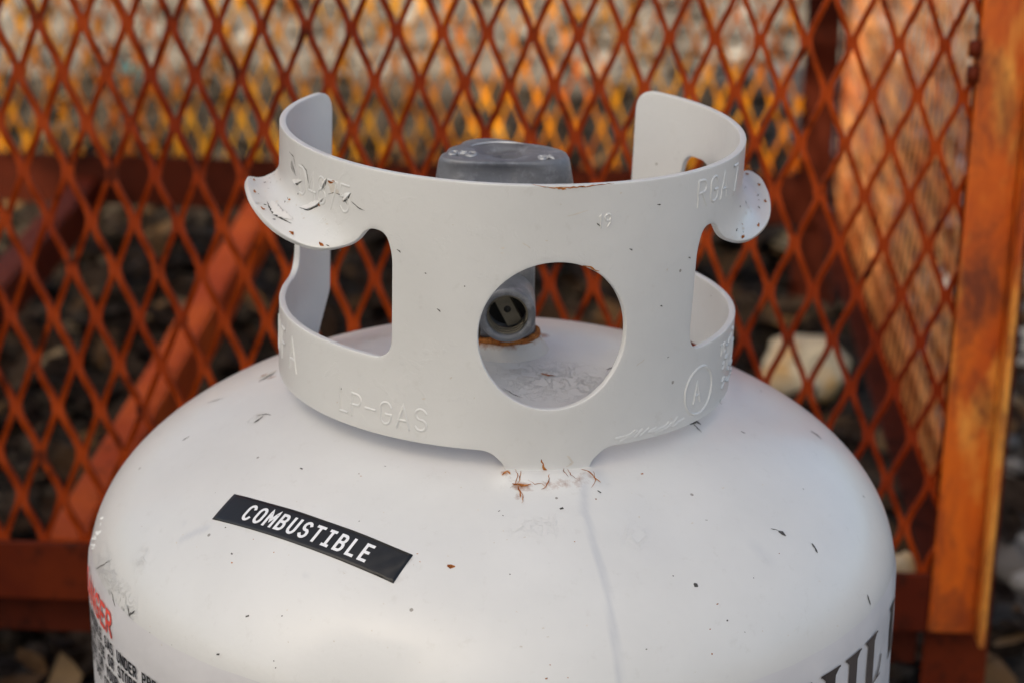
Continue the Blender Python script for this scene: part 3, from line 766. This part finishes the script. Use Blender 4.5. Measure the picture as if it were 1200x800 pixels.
# brand lettering on right: positions along the arc found from the picture
mb = MB(); HT = .0190
tops = [(936, 800, 0), (972, 780, 0), (998.5, 763, 0), (1019.5, 747, 1), (1043.0, 716, 1)]
for px, py, foot in tops:
    u, z = lab_uv(px, min(py, 799)); 
    z = Z_LAB-.0098
    rect(mb, u-.0031, u+.0031, z-HT, z, .00095)
    rect(mb, u-.0062, u+.0062, z+.0000, z+.0008, .00098, 8)
    for s_ in (-1, 1):
        mb.add([lab_fn(u+s_*.0031, z, .00093), lab_fn(u+s_*.0055, z, .00093), lab_fn(u+s_*.0031, z-.0022, .00093)], [(0, 1, 2)])
    rect(mb, u-.0062, u+(.0062 if not foot else .0125), z-HT-.0008, z-HT, .00098, 8)
    if foot:
        ribbon(mb, resample([(u+.0085, z-HT), (u+.0115, z-HT+.0025), (u+.0128, z-HT+.0065)], .001), .0014, lab_fn, .00092)
mesh_obj('brand_lettering', mb.v, mb.f, M['brown_ink'], lab)

# ------------------------------------------------------------------ valve
valve = mesh_obj('valve_body', [(0, 0, 0)], [], None, tank); bpy.data.meshes.remove(valve.data)
def lathe(prof_, n=40, axis='z', c=(0, 0, 0)):
    mb_ = MB(); vs = []
    for r, z in prof_:
        for k in range(n):
            a = 2*math.pi*k/n
            if axis == 'z': vs.append((c[0]+r*math.cos(a), c[1]+r*math.sin(a), c[2]+z))
            else: vs.append((c[0]+r*math.cos(a), c[1]+z, c[2]+r*math.sin(a)))
    fs_ = []
    for i in range(len(prof_)-1):
        for k in range(n): a = i*n+k; b_ = i*n+(k+1) % n; fs_.append((a, b_, b_+n, a+n))
    fs_ += [tuple(range(n)), tuple(range((len(prof_)-1)*n, len(prof_)*n))]
    mb_.add(vs, fs_); return mb_
VX = .003
mb = lathe([(.0112, .3690), (.0118, .3700), (.0118, .379), (.0112, .381), (.0112, .404), (.0090, .408), (.0080, .425), (.0080, .436)], 48, 'z', (VX, 0, 0))
valve = mb.build('valve_body', M['cast'], tank, True); bevel(valve, .0006, 2)
mb = MB(); mb.box(VX-.0110, VX+.0110, -.013, .013, .3715, .4075)
v2 = None
b1 = lathe([(.0190, .3590), (.0165, .3645), (.0148, .3672), (.0138, .3688), (.0130, .3696), (.004, .3700)], 48, 'z', (VX, 0, 0)); b1.build('valve_boss', M['boss'], tank, True)
rv = MB(); rv.tube([(VX+.0126*math.cos(a), .0126*math.sin(a), .3700+.0003*math.sin(a*9)) for a in np.linspace(0, 2*math.pi, 49)], .0013, 8, False); rv.build('rust_ring', M['edge_rust'], tank, True)
v2 = mb.build('valve_block', M['cast'], tank, True); bevel(v2, .0035, 4, 30)
OX, OZ = .0040, .3880
mb = lathe([(.0088, -.012), (.0102, -.0145), (.0102, -.0345), (.0098, -.0352), (.0078, -.0354), (.0074, -.0340), (.0074, -.022)], 48, 'y', (OX, 0, OZ))
outlet = mb.build('outlet_port', M['cast'], tank, True)
mb = lathe([(.0073, -.0225), (.0073, -.0226), (.0001, -.0227)], 40, 'y', (OX, 0, OZ)); mb.build('bore', M['void'], outlet, True)
for k in range(3):   # internal threads
    mb = MB(); mb.tube([(OX+.0072*math.cos(a), -.0335+k*.0025, OZ+.0072*math.sin(a)) for a in np.linspace(0, 2*math.pi, 33)], .0005, 6, False); mb.build('thread', M['brass'], outlet, True)
mb = MB(); ca_, sa_ = math.cos(R_(-62)), math.sin(R_(-62)); n = 24; hw = .0030; L = .0066
pl = []
for sx in (1, -1):
    for t in np.linspace(-1, 1, 7):
        y_ = hw*t*sx*-1; x_ = sx*math.sqrt(L*L-y_*y_); pl.append((x_, y_))
vs = []; 
for x_, y_ in pl: vs.append((OX+x_*ca_-y_*sa_, -.0275, OZ+x_*sa_+y_*ca_))
for x_, y_ in pl: vs.append((OX+x_*ca_-y_*sa_, -.0240, OZ+x_*sa_+y_*ca_))
n = len(pl); fs_ = [tuple(range(n)), tuple(range(n, 2*n))]+[(i, (i+1) % n, n+(i+1) % n, n+i) for i in range(n)]
mb.add(vs, fs_); ck = mb.build('check_plate', M['brass'], outlet); bevel(ck, .0003, 1)
mb = lathe([(.0013, -.0277), (.0013, -.0276), (.0001, -.0276)], 16, 'y', (OX, 0, OZ)); mb.build('pin_hole', M['void'], outlet, True)
mb = lathe([(.0028, -.018), (.0028, -.0225)], 20, 'y', (-.0085, 0, .3765)); mb.build('bleeder_screw', M['brass'], tank, True)
# hand wheel: rounded triangle, drafted, dished top
def wheel_r(a):     # triangular with lobes at 3 angles; dir angles measured from +x toward +y
    lobes = [R_(-148), R_(-8), R_(112)]
    best = 0
    m_ = .0215 if R_(108) < (a % (2*math.pi)) < R_(215) else .0160
    for l_ in lobes:
        d = (a-l_+math.pi) % (2*math.pi)-math.pi
        # line supports of a triangle with rounded corners
        e = abs(d)
        if e < R_(62):
            x = .0262*math.cos(e)-math.sqrt(max(0, .0068**2-(.0262*math.sin(e))**2))*-1 if .0262*math.sin(e) < .0068 and False else None
            g = .0160+.0106*math.exp(-(e/R_(34))**2)
            best = max(best, g)
    return max(best, m_)
NW = 96; levels = [(.0, 1.02, 0), (.0015, 1.03, 0), (.0100, .975, 0), (.0125, .955, 0), (.0140, .92, 0), (.0145, .85, 0), (.0144, .66, 0), (.0128, .58, 0), (.0122, .50, 0), (.0121, .25, 0), (.0121, .01, 0)]
vs = []; WZ = .4245
for z, k_, _ in levels:
    for i in range(NW):
        a = 2*math.pi*i/NW; r = wheel_r(a)*k_
        if k_ < .7: r = (.0150*1.0)*k_*1.02+.0*wheel_r(a)
        # front scoop between the two near lobes
        lo = 0
        if z > .009 and k_ > .7:
            lo = -.0003
        if R_(200) < a < R_(335) and .001 < z < .0126 and k_ > .9: r *= 1-.13*math.sin((a-R_(200))/R_(135)*math.pi)
        vs.append((VX-.0022+r*math.cos(a)*1.0, .004+r*math.sin(a)*1.0, WZ+z+lo+ (.0006*math.sin(a*2+.6))))
fs_ = []
for i in range(len(levels)-1):
    for k in range(NW): a = i*NW+k; b_ = i*NW+(k+1) % NW; fs_.append((a, b_, b_+NW, a+NW))
fs_ += [tuple(range(NW))]+[tuple(range((len(levels)-1)*NW, len(levels)*NW))]
mb = MB(); mb.add(vs, fs_); wheel = mb.build('handwheel', M['cast'], tank, True)
def wh_fn(cx, cy, rot):
    def f(u, v, h): return np.array([VX-.0022+cx+u*math.cos(rot)-v*math.sin(rot), .004+cy+u*math.sin(rot)+v*math.cos(rot), WZ+.0143+h+.0006*math.sin(math.atan2(cy, cx)*2+.6)])
    return f
mb = MB(); text(mb, 'OPD', -.0052, -.0028, .0050, .0011, wh_fn(-.0135, -.0072, R_(-14)), .85, .22, h=-.0003, ridge=.0008)
text(mb, 'ON', -.003, -.002, .0038, .0009, wh_fn(.0168, -.0075, R_(20)), .9, .2, h=-.0003, ridge=.0008)
f_ = wh_fn(0, 0, 0); ribbon(mb, [(.0128*math.cos(a), .0128*math.sin(a)) for a in np.linspace(R_(25), R_(150), 24)], .0007, f_, -.0004, .0006)
mesh_obj('raised_lettering', mb.v, mb.f, M['cast_worn'], wheel)

# ------------------------------------------------------------------ the cage
CY = R_(2.8)
cage = empty('storage_cage', (0, .33, 0), (0, 0, -CY))
tag(cage, 'rust orange expanded metal storage cage with angle iron frame behind the gas cylinder', 'cage')
PX, PZ = .0233, .0534
def mesh_panel(name, L0, L1, z0, z1, xph, zph, mat, axis='x', off=0, wd=.0029, dp=.0030, npt=10, twist=.0005, wave=.0012):
    """expanded metal: strands zig-zagging between neighbouring columns, butted at the knots"""
    hx = PX/2; hz = PZ/2; mb_ = MB(); k0 = int(math.floor((L0-xph)/hx)); k1 = int(math.ceil((L1-xph)/hx))
    j0 = int(math.floor((z0-zph)/hz)); j1 = int(math.ceil((z1-zph)/hz))
    for k in range(k0, k1):
        pts_ = []
        for j in range(j0, j1+1):
            atleft = ((k+j) % 2 == 0)
            for q_ in range(npt):
                t = q_/npt
                s_ = smooth(.05, .95, t)*.18+min(1, max(0, (t-.10)/.80))*.82
                s_ = s_ if atleft else 1-s_
                x = xph+hx*k+wd/2+(hx-wd)*s_
                z = zph+(j+t)*hz
                if z < z0 or z > z1 or x < L0 or x > L1: 
                    if len(pts_) > 1: pts_.append(None)
                    continue
                y = wave*math.sin(t*math.pi*2)      # raised, not flattened, sheet
                jit = .0003*math.sin(k*12.9+j*4.1)
                pts_.append((x+jit, y, z, t))
        run = []
        for p in pts_+[None]:
            if p is None:
                if len(run) > 2:
                    vs_ = []
                    for i, (x, y, z, t) in enumerate(run):
                        a = run[max(i-1, 0)]; b_ = run[min(i+1, len(run)-1)]; dx, dz = b_[0]-a[0], b_[2]-a[2]; l_ = math.hypot(dx, dz); nx, nz_ = dz/l_, -dx/l_
                        for sx, sy in ((-1, -1), (1, -1), (1, 1), (-1, 1)):
                            q3 = (x+nx*wd/2*sx, y+dp/2*sy+sx*twist, z+nz_*wd/2*sx*.999)
                            vs_.append((q3[0], off+q3[1], q3[2]) if axis == 'x' else (off+q3[1], q3[0], q3[2]))
                    n_ = len(run); f_2 = []
                    for i in range(n_-1):
                        for c_ in range(4): a = i*4+c_; b_ = i*4+(c_+1) % 4; f_2.append((a, b_, b_+4, a+4))
                    f_2 += [(0, 1, 2, 3), tuple(range((n_-1)*4, n_*4))]
                    mb_.add(vs_, f_2)
                run = []
            else: run.append(p)
    return mb_.build(name, mat, cage, False)
TOPZ = 1.14
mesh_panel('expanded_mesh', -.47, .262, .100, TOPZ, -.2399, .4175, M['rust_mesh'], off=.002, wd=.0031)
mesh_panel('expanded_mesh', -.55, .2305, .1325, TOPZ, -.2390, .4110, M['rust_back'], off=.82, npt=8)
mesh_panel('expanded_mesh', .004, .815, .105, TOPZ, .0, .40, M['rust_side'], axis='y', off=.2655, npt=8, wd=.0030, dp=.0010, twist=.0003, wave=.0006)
def angle(name, boxes, mat, bv=.0012):
    mb_ = MB()
    for b_ in boxes: mb_.box(*b_)
    o_ = mb_.build(name, mat, cage, False); bevel(o_, bv, 2); return o_
# door frame in front of the mesh
angle('door_stile', [(.2425, .2675, -.0060, -.0025, .0905, TOPZ), (.2677, .2712, -.024, -.0025, .0905, TOPZ)], M['rust_post'])
angle('bottom_rail', [(-.47, .2423, -.0055, -.0020, .0905, .1255), (-.47, .2423, -.0018, .022, .0905, .0940)], M['rust_rail'])
angle('corner_post', [(.2430, .2790, .0065, .0100, .001, TOPZ-.004), (.2755, .2790, .0102, .040, .001, TOPZ-.004)], M['rust_rail'])
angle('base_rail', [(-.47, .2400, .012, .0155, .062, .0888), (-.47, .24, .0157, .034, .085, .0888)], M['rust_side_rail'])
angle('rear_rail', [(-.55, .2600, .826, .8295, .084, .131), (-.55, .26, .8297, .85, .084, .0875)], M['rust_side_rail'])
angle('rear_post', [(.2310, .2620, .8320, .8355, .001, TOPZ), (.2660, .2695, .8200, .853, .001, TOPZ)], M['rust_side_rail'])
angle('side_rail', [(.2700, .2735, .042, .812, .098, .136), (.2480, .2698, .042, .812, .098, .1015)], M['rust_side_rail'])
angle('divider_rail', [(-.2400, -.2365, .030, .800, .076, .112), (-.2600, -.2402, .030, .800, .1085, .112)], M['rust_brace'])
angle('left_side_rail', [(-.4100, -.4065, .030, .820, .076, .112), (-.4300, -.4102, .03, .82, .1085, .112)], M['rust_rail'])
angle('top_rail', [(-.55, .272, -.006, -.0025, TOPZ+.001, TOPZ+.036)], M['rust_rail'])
angle('roof_sheet', [(-.55, .275, 0, .86, TOPZ+.037, TOPZ+.040)], M['rust_rail'])  # out-of-view roof, put in to darken the cage interior
angle('left_post', [(-.506, -.4715, -.0060, -.0025, .001, TOPZ)], M['rust_post'])
mb = MB()
for z in (.405, .418): mb.tube([(.2400, -.0085, z-.004), (.2400, -.0085, z+.004)], .0035, 10)
mb.build('hinge_pin', M['rust_rail'], cage, True)

# ------------------------------------------------------------------ leaf litter and gravel
def scatter(name, n, mat, fn, kind):
    """fn() -> (verts, faces, tone)"""
    V_ = []; F_ = []; T_ = []
    for i in range(n):
        r_ = fn(i)
        if r_ is None: continue
        v_, f_, t_ = r_; b_ = len(V_); V_ += v_; F_ += [tuple(a+b_ for a in q_) for q_ in f_]; T_ += [t_]*len(v_)
    o_ = mesh_obj(name, V_, F_, mat, None, False)
    at = o_.data.attributes.new('tone', 'FLOAT', 'POINT'); at.data.foreach_set('value', T_)
    o_['kind'] = kind; return o_
rl = random.Random(11)
def leaf_geo(x, y, z, s, rl=rl):
    a = rl.uniform(0, 6.28); tx, ty = rl.uniform(-.6, .6), rl.uniform(-.6, .6); cu = rl.uniform(.1, .5)
    out = []
    prof_ = [(-1, 0), (-.55, .42), (0, .55), (.5, .36), (1.05, 0), (.5, -.36), (0, -.55), (-.55, -.42), (0, 0)]
    for px_, py_ in prof_:
        lx, ly = px_*s, py_*s*rl.uniform(.8, 1.1); lz = cu*s*(px_*px_*.5+py_*py_*1.2)+lx*tx+ly*ty
        out.append((x+lx*math.cos(a)-ly*math.sin(a), y+lx*math.sin(a)+ly*math.cos(a), max(z+lz, .0015)))
    return out, [(i, (i+1) % 8, 8) for i in range(8)]
def leaf_fn(i):
    if rl.random() < .72: x, y = rl.uniform(-.75, .5), rl.uniform(.35, 1.7)
    else: x, y = rl.uniform(-1.6, 1.3), rl.uniform(1.5, 4.2)
    v_, f_ = leaf_geo(x, y, rl.uniform(.004, .022), rl.uniform(.008, .026)); return v_, f_, rl.random()**1.3
scatter('leaf_litter', 4200, M['leaves'], leaf_fn, 'stuff')
ico = bmesh.new(); bmesh.ops.create_icosphere(ico, subdivisions=1, radius=1); IV = [tuple(v.co) for v in ico.verts]; IF = [tuple(v.index for v in f.verts) for f in ico.faces]; ico.free()
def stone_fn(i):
    if rl.random() < .45: x, y = rl.uniform(-.75, .75), rl.uniform(.3, 1.8); s = rl.uniform(.004, .016); shade_k = .07 if x < .33 else 1.5  # tone cut in and just behind the cage: shade painted into the stones
    else: x, y = rl.uniform(-1.7, 1.8), rl.uniform(1.3, 4.6); s = rl.uniform(.006, .022); shade_k = 1 if y > 2.08 or x > .36 else .14
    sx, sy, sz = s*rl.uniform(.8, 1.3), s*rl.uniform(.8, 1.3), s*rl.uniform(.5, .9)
    return [(x+v[0]*sx*rl.uniform(.8, 1.15), y+v[1]*sy*rl.uniform(.8, 1.15), max(-.002, sz*.6+v[2]*sz*rl.uniform(.8, 1.15))) for v in IV], IF, rl.random()*shade_k
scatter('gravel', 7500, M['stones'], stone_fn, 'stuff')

# single pieces one can tell apart
def rock(name, x, y, sx, sy, sz, mat, label, cat, seed=0, rot=0, zoff=0):
    b_ = bmesh.new(); bmesh.ops.create_icosphere(b_, subdivisions=4, radius=1)
    for v in b_.verts:
        n_ = noise.noise(v.co*1.3+Vector((seed, 0, 0)))*.35+noise.noise(v.co*3.5+Vector((seed, 3, 0)))*.12
        v.co *= 1+n_; v.co.x *= sx; v.co.y *= sy; v.co.z *= sz
    mn = min(v.co.z for v in b_.verts)
    for v in b_.verts: v.co.z -= mn
    me = bpy.data.meshes.new(name); b_.to_mesh(me); b_.free(); me.polygons.foreach_set('use_smooth', [True]*len(me.polygons)); me.materials.append(mat)
    o_ = bpy.data.objects.new(name, me); COL.objects.link(o_); o_.location = (x, y, zoff-.002); o_.rotation_euler = (0, 0, rot); tag(o_, label, cat); return o_
rock('rock', .252, .905, .036, .030, .030, M['pale'], 'pale cream rock with orange stain lying inside the cage beside the side rail', 'rock', 2, .5)
rock('rock', .232, .358, .013, .010, .013, M['pale'], 'small cream and orange stone resting on the base rail beside the right post', 'rock', 5, 0, .0908)
v_, f_ = leaf_geo(0, 0, .004, .032, random.Random(2))
tag(mesh_obj('fallen_leaf', v_, f_, M['yellow_leaf'], None, True, (-.285, .475, .006)), 'dry yellow brown leaf on the dark ground below the bottom rail at left', 'leaf')
def scrap(x, y, s, label, seed):
    r2 = random.Random(seed); b_ = bmesh.new(); bmesh.ops.create_grid(b_, x_segments=4, y_segments=3, size=s)
    for v in b_.verts: v.co.z = r2.uniform(0, s*.8); v.co.x += r2.uniform(-s, s)*.2
    me = bpy.data.meshes.new('plastic_scrap'); b_.to_mesh(me); b_.free(); me.materials.append(M['teal']); o_ = bpy.data.objects.new('plastic_scrap', me); COL.objects.link(o_); o_.location = (x, y, .012); 
    sm = o_.modifiers.new('solid', 'SOLIDIFY'); sm.thickness = .0015; tag(o_, label, 'litter')
scrap(-.49, 2.05, .024, 'teal plastic scrap seen through the mesh at upper left', 1)
scrap(.060, 1.205, .007, 'small teal plastic scrap on the ground seen through the round collar hole', 3)

# ------------------------------------------------------------------ unseen leafy blocker, added behind the viewer to keep the sun off the cylinder
hc = Vector((-2.5, -3.2, 0)); hx = Vector((math.cos(SUN_AZ), -math.sin(SUN_AZ), 0)); hy = Vector((-math.sin(SUN_AZ), -math.cos(SUN_AZ), 0))
rh = random.Random(3); V_ = []; F_ = []; T_ = []
def htop(u): return 4.58+.10*noise.noise(Vector((u*1.7, 4, 0)))+.05*noise.noise(Vector((u*6, 9, 0)))
for i in range(14000):
    u = rh.uniform(-1.15, 1.15)*(1-.12*abs(math.sin(i*.7))); v = rh.gauss(0, .22); t = rh.random()**.6; z = t*htop(u)+rh.gauss(0, .02)
    c_ = hc+hx*u+hy*v+Vector((0, 0, z)); s = rh.uniform(.025, .055)
    a = Vector((rh.gauss(0, 1), rh.gauss(0, 1), rh.gauss(0, 1))).normalized(); b2 = a.orthogonal().normalized()
    q3 = [c_+a*s, c_+b2*s*.55, c_-a*s, c_-b2*s*.55]; n0 = len(V_); V_ += [tuple(p) for p in q3]; F_.append((n0, n0+1, n0+2, n0+3)); T_ += [rh.random()]*4
sun_blocker = empty('hedge', tuple(hc)); tag(sun_blocker, 'tall leafy green hedge standing opposite the cage', 'hedge')
fo = mesh_obj('foliage', [(a-hc.x, b-hc.y, c) for a, b, c in V_], F_, M['hedge'], sun_blocker, False)
at = fo.data.attributes.new('tone', 'FLOAT', 'POINT'); at.data.foreach_set('value', T_)
mb = MB()
for k in range(7):
    u = -.9+k*.3; p = hx*u
    mb.tube([(p.x, p.y, 0), (p.x+.03, p.y, .9), (p.x-.04, p.y+.03, 1.8)], [.03, .022, .01], 8)
mb.build('stems', simple('hedge_bark', (.10, .075, .05), .9), sun_blocker, True)
# dense inner mass that makes the added blocker opaque
mb = MB()
for k in range(10):
    u = -1.0+k*.2; p = hx*u; q3 = hx*(u+.2); zt = htop(u)-.16
    a = p+hy*.12; b2 = q3+hy*.12; c2 = q3-hy*.12; d2 = p-hy*.12
    mb.add([(a.x, a.y, .1), (b2.x, b2.y, .1), (c2.x, c2.y, .1), (d2.x, d2.y, .1), (a.x, a.y, zt), (b2.x, b2.y, zt), (c2.x, c2.y, zt), (d2.x, d2.y, zt)],
           [(0, 3, 2, 1), (4, 5, 6, 7), (0, 1, 5, 4), (1, 2, 6, 5), (2, 3, 7, 6), (3, 0, 4, 7)])
mb.build('inner_growth', simple('hedge_core', (.03, .05, .015), .9), sun_blocker, False)
